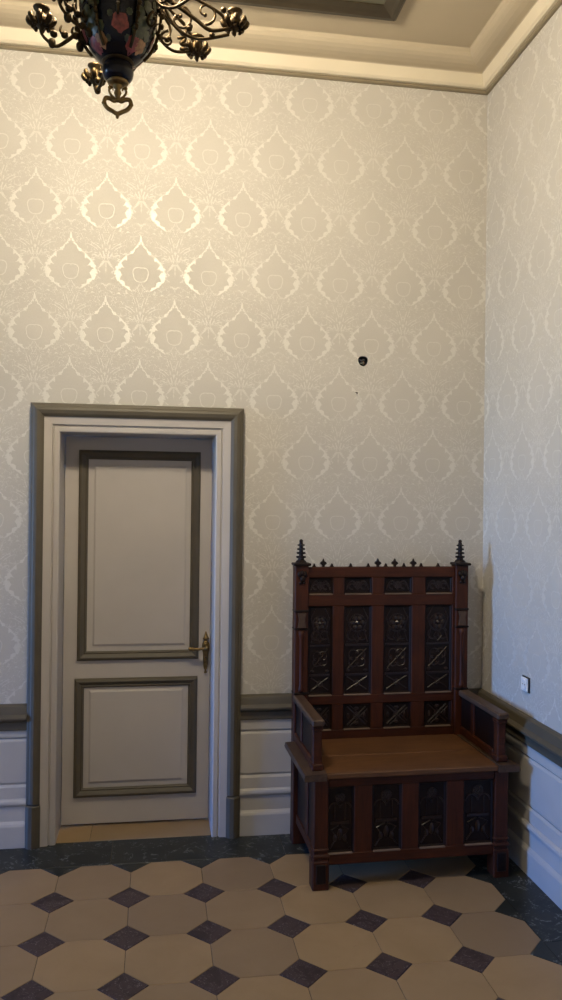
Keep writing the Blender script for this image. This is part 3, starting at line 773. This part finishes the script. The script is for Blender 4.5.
# lower bulb, collars, stem
obj('lower_bulb', lathe(bmesh.new(), [(p.x, Z(p.z)) for p in smooth_pts([(.018, 0, 2.888), (.032, 0, 2.892), (.041, 0, 2.902), (.0445, 0, 2.917), (.042, 0, 2.932), (.036, 0, 2.943)], 4)], 28), 'cobalt', ch, True)
obj('collar', lathe(bmesh.new(), [(.016, Z(2.880)), (.028, Z(2.883)), (.031, Z(2.888)), (.027, Z(2.893)), (.016, Z(2.891))], 24), 'brass', ch, True)
obj('neck_ring', lathe(bmesh.new(), [(.036, Z(2.938)), (.044, Z(2.940)), (.046, Z(2.944)), (.043, Z(2.949)), (.036, Z(2.949))], 24), 'brass_dark', ch, True)
bm = lathe(bmesh.new(), [(.012, Z(2.884)), (.014, Z(2.876)), (.007, Z(2.868)), (.011, Z(2.858)), (.007, Z(2.848)), (.005, Z(2.836))], 14)
obj('drop_stem', bm, 'brass', ch, True)
for s in (-1, 1):
    bm = tube(bmesh.new(), smooth_pts([(s * .006, 0, Z(2.840)), (s * .018, 0, Z(2.850)), (s * .024, 0, Z(2.864)), (s * .017, 0, Z(2.873)), (s * .013, 0, Z(2.865))], 5), .0036, 6, taper=lambda k: 1.2 - .5 * k)
    ball(bm, (s * .022, 0, Z(2.872)), .0058); obj('stem_leaf', bm, 'brass', ch, True)
pts = []
for s in (1, -1):
    h = [(.0, 2.850), (.010, 2.846), (.022, 2.852), (.034, 2.851), (.037, 2.838), (.028, 2.824), (.013, 2.816), (0, 2.810)]
    pts += [(s * x, 0, Z(z - .011)) for x, z in (h if s > 0 else h[::-1][1:-1])]
bm = tube(bmesh.new(), smooth_pts(pts, 4, True), .0062, 7, True)
for s in (-1, 1): ball(bm, (s * .039, 0, Z(2.827)), .006, (1, 1, .8)); ball(bm, (s * .033, 0, Z(2.842)), .0055)
ball(bm, (0, 0, Z(2.793)), .007, (.8, .8, 1.3)); ball(bm, (0, 0, Z(2.839)), .008)
obj('pull_ring', bm, 'brass', ch, True)
# brass straps hugging the vase
for k in range(6):
    a = fr + PI / 2 + k * PI / 3
    bm = bmesh.new()
    pp = [((vr(z) + .010) * math.cos(a), (vr(z) + .010) * math.sin(a), Z(z)) for z in (2.956, 2.98, 3.01, 3.05, 3.09, 3.13, 3.17, 3.21, 3.24)]
    tube(bm, smooth_pts(pp, 3), .0048, 6)
    for z in (3.0, 3.03, 3.06, 3.09, 3.12, 3.15): ball(bm, ((vr(z) + .015) * math.cos(a), (vr(z) + .015) * math.sin(a), Z(z)), .007, (1, 1, 1.4), 6, 5)
    obj('strap', bm, 'brass_dark', ch, True)
# crown ring and suspension
bm = bmesh.new(); tube(bm, [(.118 * math.cos(2 * PI * i / 40), .118 * math.sin(2 * PI * i / 40), Z(3.155)) for i in range(40)], .008, 8, True); obj('crown_ring', bm, 'brass_dark', ch, True)
obj('burner_collar', lathe(bmesh.new(), [(.055, Z(3.25)), (.062, Z(3.258)), (.06, Z(3.28)), (.04, Z(3.292)), (.04, Z(3.32)), (.07, Z(3.33)), (.07, Z(3.338)), (.03, Z(3.338))], 28), 'brass', ch, True)
gb = [(.045, 3.338), (.10, 3.355), (.135, 3.40), (.148, 3.45), (.142, 3.50), (.115, 3.55), (.075, 3.58), (.055, 3.60)]
gl_o = obj('glass_globe', lathe(bmesh.new(), [(p.x, Z(p.z)) for p in smooth_pts([(r, 0, z) for r, z in gb], 4)], 32), 'opal', ch, True); gl_o['label'] = 'lit opal glass globe'
obj('top_cap', lathe(bmesh.new(), [(.055, Z(3.60)), (.062, Z(3.606)), (.04, Z(3.64)), (.012, Z(3.66))], 24), 'brass', ch, True)
obj('ceiling_rod', lathe(bmesh.new(), [(.009, Z(3.655)), (.009, Z(4.0))], 10), 'brass_dark', ch, True)
obj('ceiling_rose', lathe(bmesh.new(), [(.012, Z(3.96)), (.03, Z(3.975)), (.055, Z(4.01)), (.06, Z(4.034))], 24), 'brass_dark', ch, True)
def leafcup(bm, c, r=.030, petals=8):
    """cluster of leaves round a socket, with a drop below"""
    x, y, z = c
    lathe(bm, [(0, -.036), (.004, -.030), (.006, -.020), (.010, -.014), (r * .6, -.006), (r * .8, .006), (r * .55, .014), (r * .5, .03), (r * .72, .036), (r * .78, .041), (r * .5, .042)], 12, c)
    for k in range(petals):
        a = 2 * PI * k / petals
        dx, dy = math.cos(a), math.sin(a)
        pts = [(x + dx * r * .4, y + dy * r * .4, z - .008), (x + dx * r * .95, y + dy * r * .95, z - .004), (x + dx * r * 1.22, y + dy * r * 1.22, z + .008), (x + dx * r * 1.1, y + dy * r * 1.1, z + .016)]
        tube(bm, smooth_pts(pts, 3), .0068, 5, taper=lambda s: .5 + .8 * math.sin(PI * min(1, s * 1.05)))
        ball(bm, (x + dx * r * .8, y + dy * r * .8, z - .012), .006, (1, 1, 1), 5, 4)
def arm(phi, R, zc, style):
    """phi measured from the far side (towards the damask wall) clockwise seen from above"""
    an = PI / 2 - math.radians(phi); dx, dy = math.cos(an), math.sin(an)
    def P(r, z): return (dx * r, dy * r, Z(z))
    bm = bmesh.new(); T = lambda s: 1.1 - .4 * s
    if style == 'low':
        main = [P(.060, 3.000), P(.085, 2.990), P(.115 + .2 * (R - .2), 3.012), P(R * .62, 3.000), P(R * .80, 2.968 + (zc - 3.03)), P(R * .94, 2.985 + (zc - 3.03)), P(R, zc - .03)]
    else:
        main = [P(.115, 3.155), P(.16, 3.135), P(.22, 3.10), P(R * .78, 3.075), P(R * .92, 3.085), P(R, 3.10), P(R, zc - .03)]
    tube(bm, smooth_pts(main, 6), .0062, 7, taper=T)
    def curl(c, r0, a0, turn, flip=1, r=.0042):
        pts = []
        for k in range(15):
            s = k / 14; rr = r0 * (1 - .78 * s); a = a0 + flip * turn * s
            pts.append(P(c[0] + rr * math.cos(a), c[1] + rr * math.sin(a)))
        tube(bm, pts, r, 6, taper=lambda s: 1.1 - .45 * s); ball(bm, pts[-1], .0062, (1, 1, 1), 6, 5)
    if style == 'low':
        for s in (.42, .55, .70, .84):
            ball(bm, P(R * s, 3.006 + (zc - 3.03) * s - .01 * abs(s - .5)), .012, (1, 1, .8), 6, 5)
            tube(bm, smooth_pts([P(R * s, 3.0 + (zc - 3.03) * s), P(R * s + .012, 3.016 + (zc - 3.03) * s), P(R * s + .008, 3.030 + (zc - 3.03) * s)], 3), .0055, 5, taper=lambda k: 1.2 - .8 * k)
        for s in (.5, .86): ball(bm, P(R * s, 2.976 + (zc - 3.03) * s), .012, (1, 1, 1.2), 6, 5)
        curl((R * .45, 3.03 + (zc - 3.03) * .4), .024, -PI / 2, 5.0)
    else:
        curl((R * .52, 3.095), .040, PI * .5, 6.5, -1)
        curl((R * .74, 3.125), .036, -PI * .5, 6.2, 1)
        curl((R * .45, 3.165), .036, -PI * .4, 5.6, 1)
        tube(bm, smooth_pts([P(.118, 3.15), P(.15, 3.19), P(R * .62, 3.165), P(R * .86, 3.13), P(R * .97, 3.09)], 6), .0046, 6)
        tube(bm, smooth_pts([P(.125, 3.14), P(R * .42, 3.10), P(R * .52, 3.06), P(R * .7, 3.045), P(R * .95, 3.07)], 6), .0046, 6)
        curl((R * .42, 3.03), .026, PI * .5, 5.5, 1)
        for s, z in ((.35, 3.11), (.6, 3.07), (.8, 3.06), (.9, 3.14)): ball(bm, P(R * s, z), .010, (1, 1, .8), 6, 5)
    ao = obj('arm', bm, 'brass_dark', ch, True)
    bm = bmesh.new(); leafcup(bm, P(R, zc)); obj('leaf_cup', bm, 'brass_dark', ao, True)
arm(-16, .325, 3.055, 'low')
arm(-91, .212, 3.035, 'low')
arm(-122, .18, 3.07, 'low')
arm(60, .265, 3.075, 'scroll')
arm(86, .335, 3.10, 'scroll')
arm(128, .30, 3.10, 'scroll')
arm(178, .30, 3.11, 'scroll')
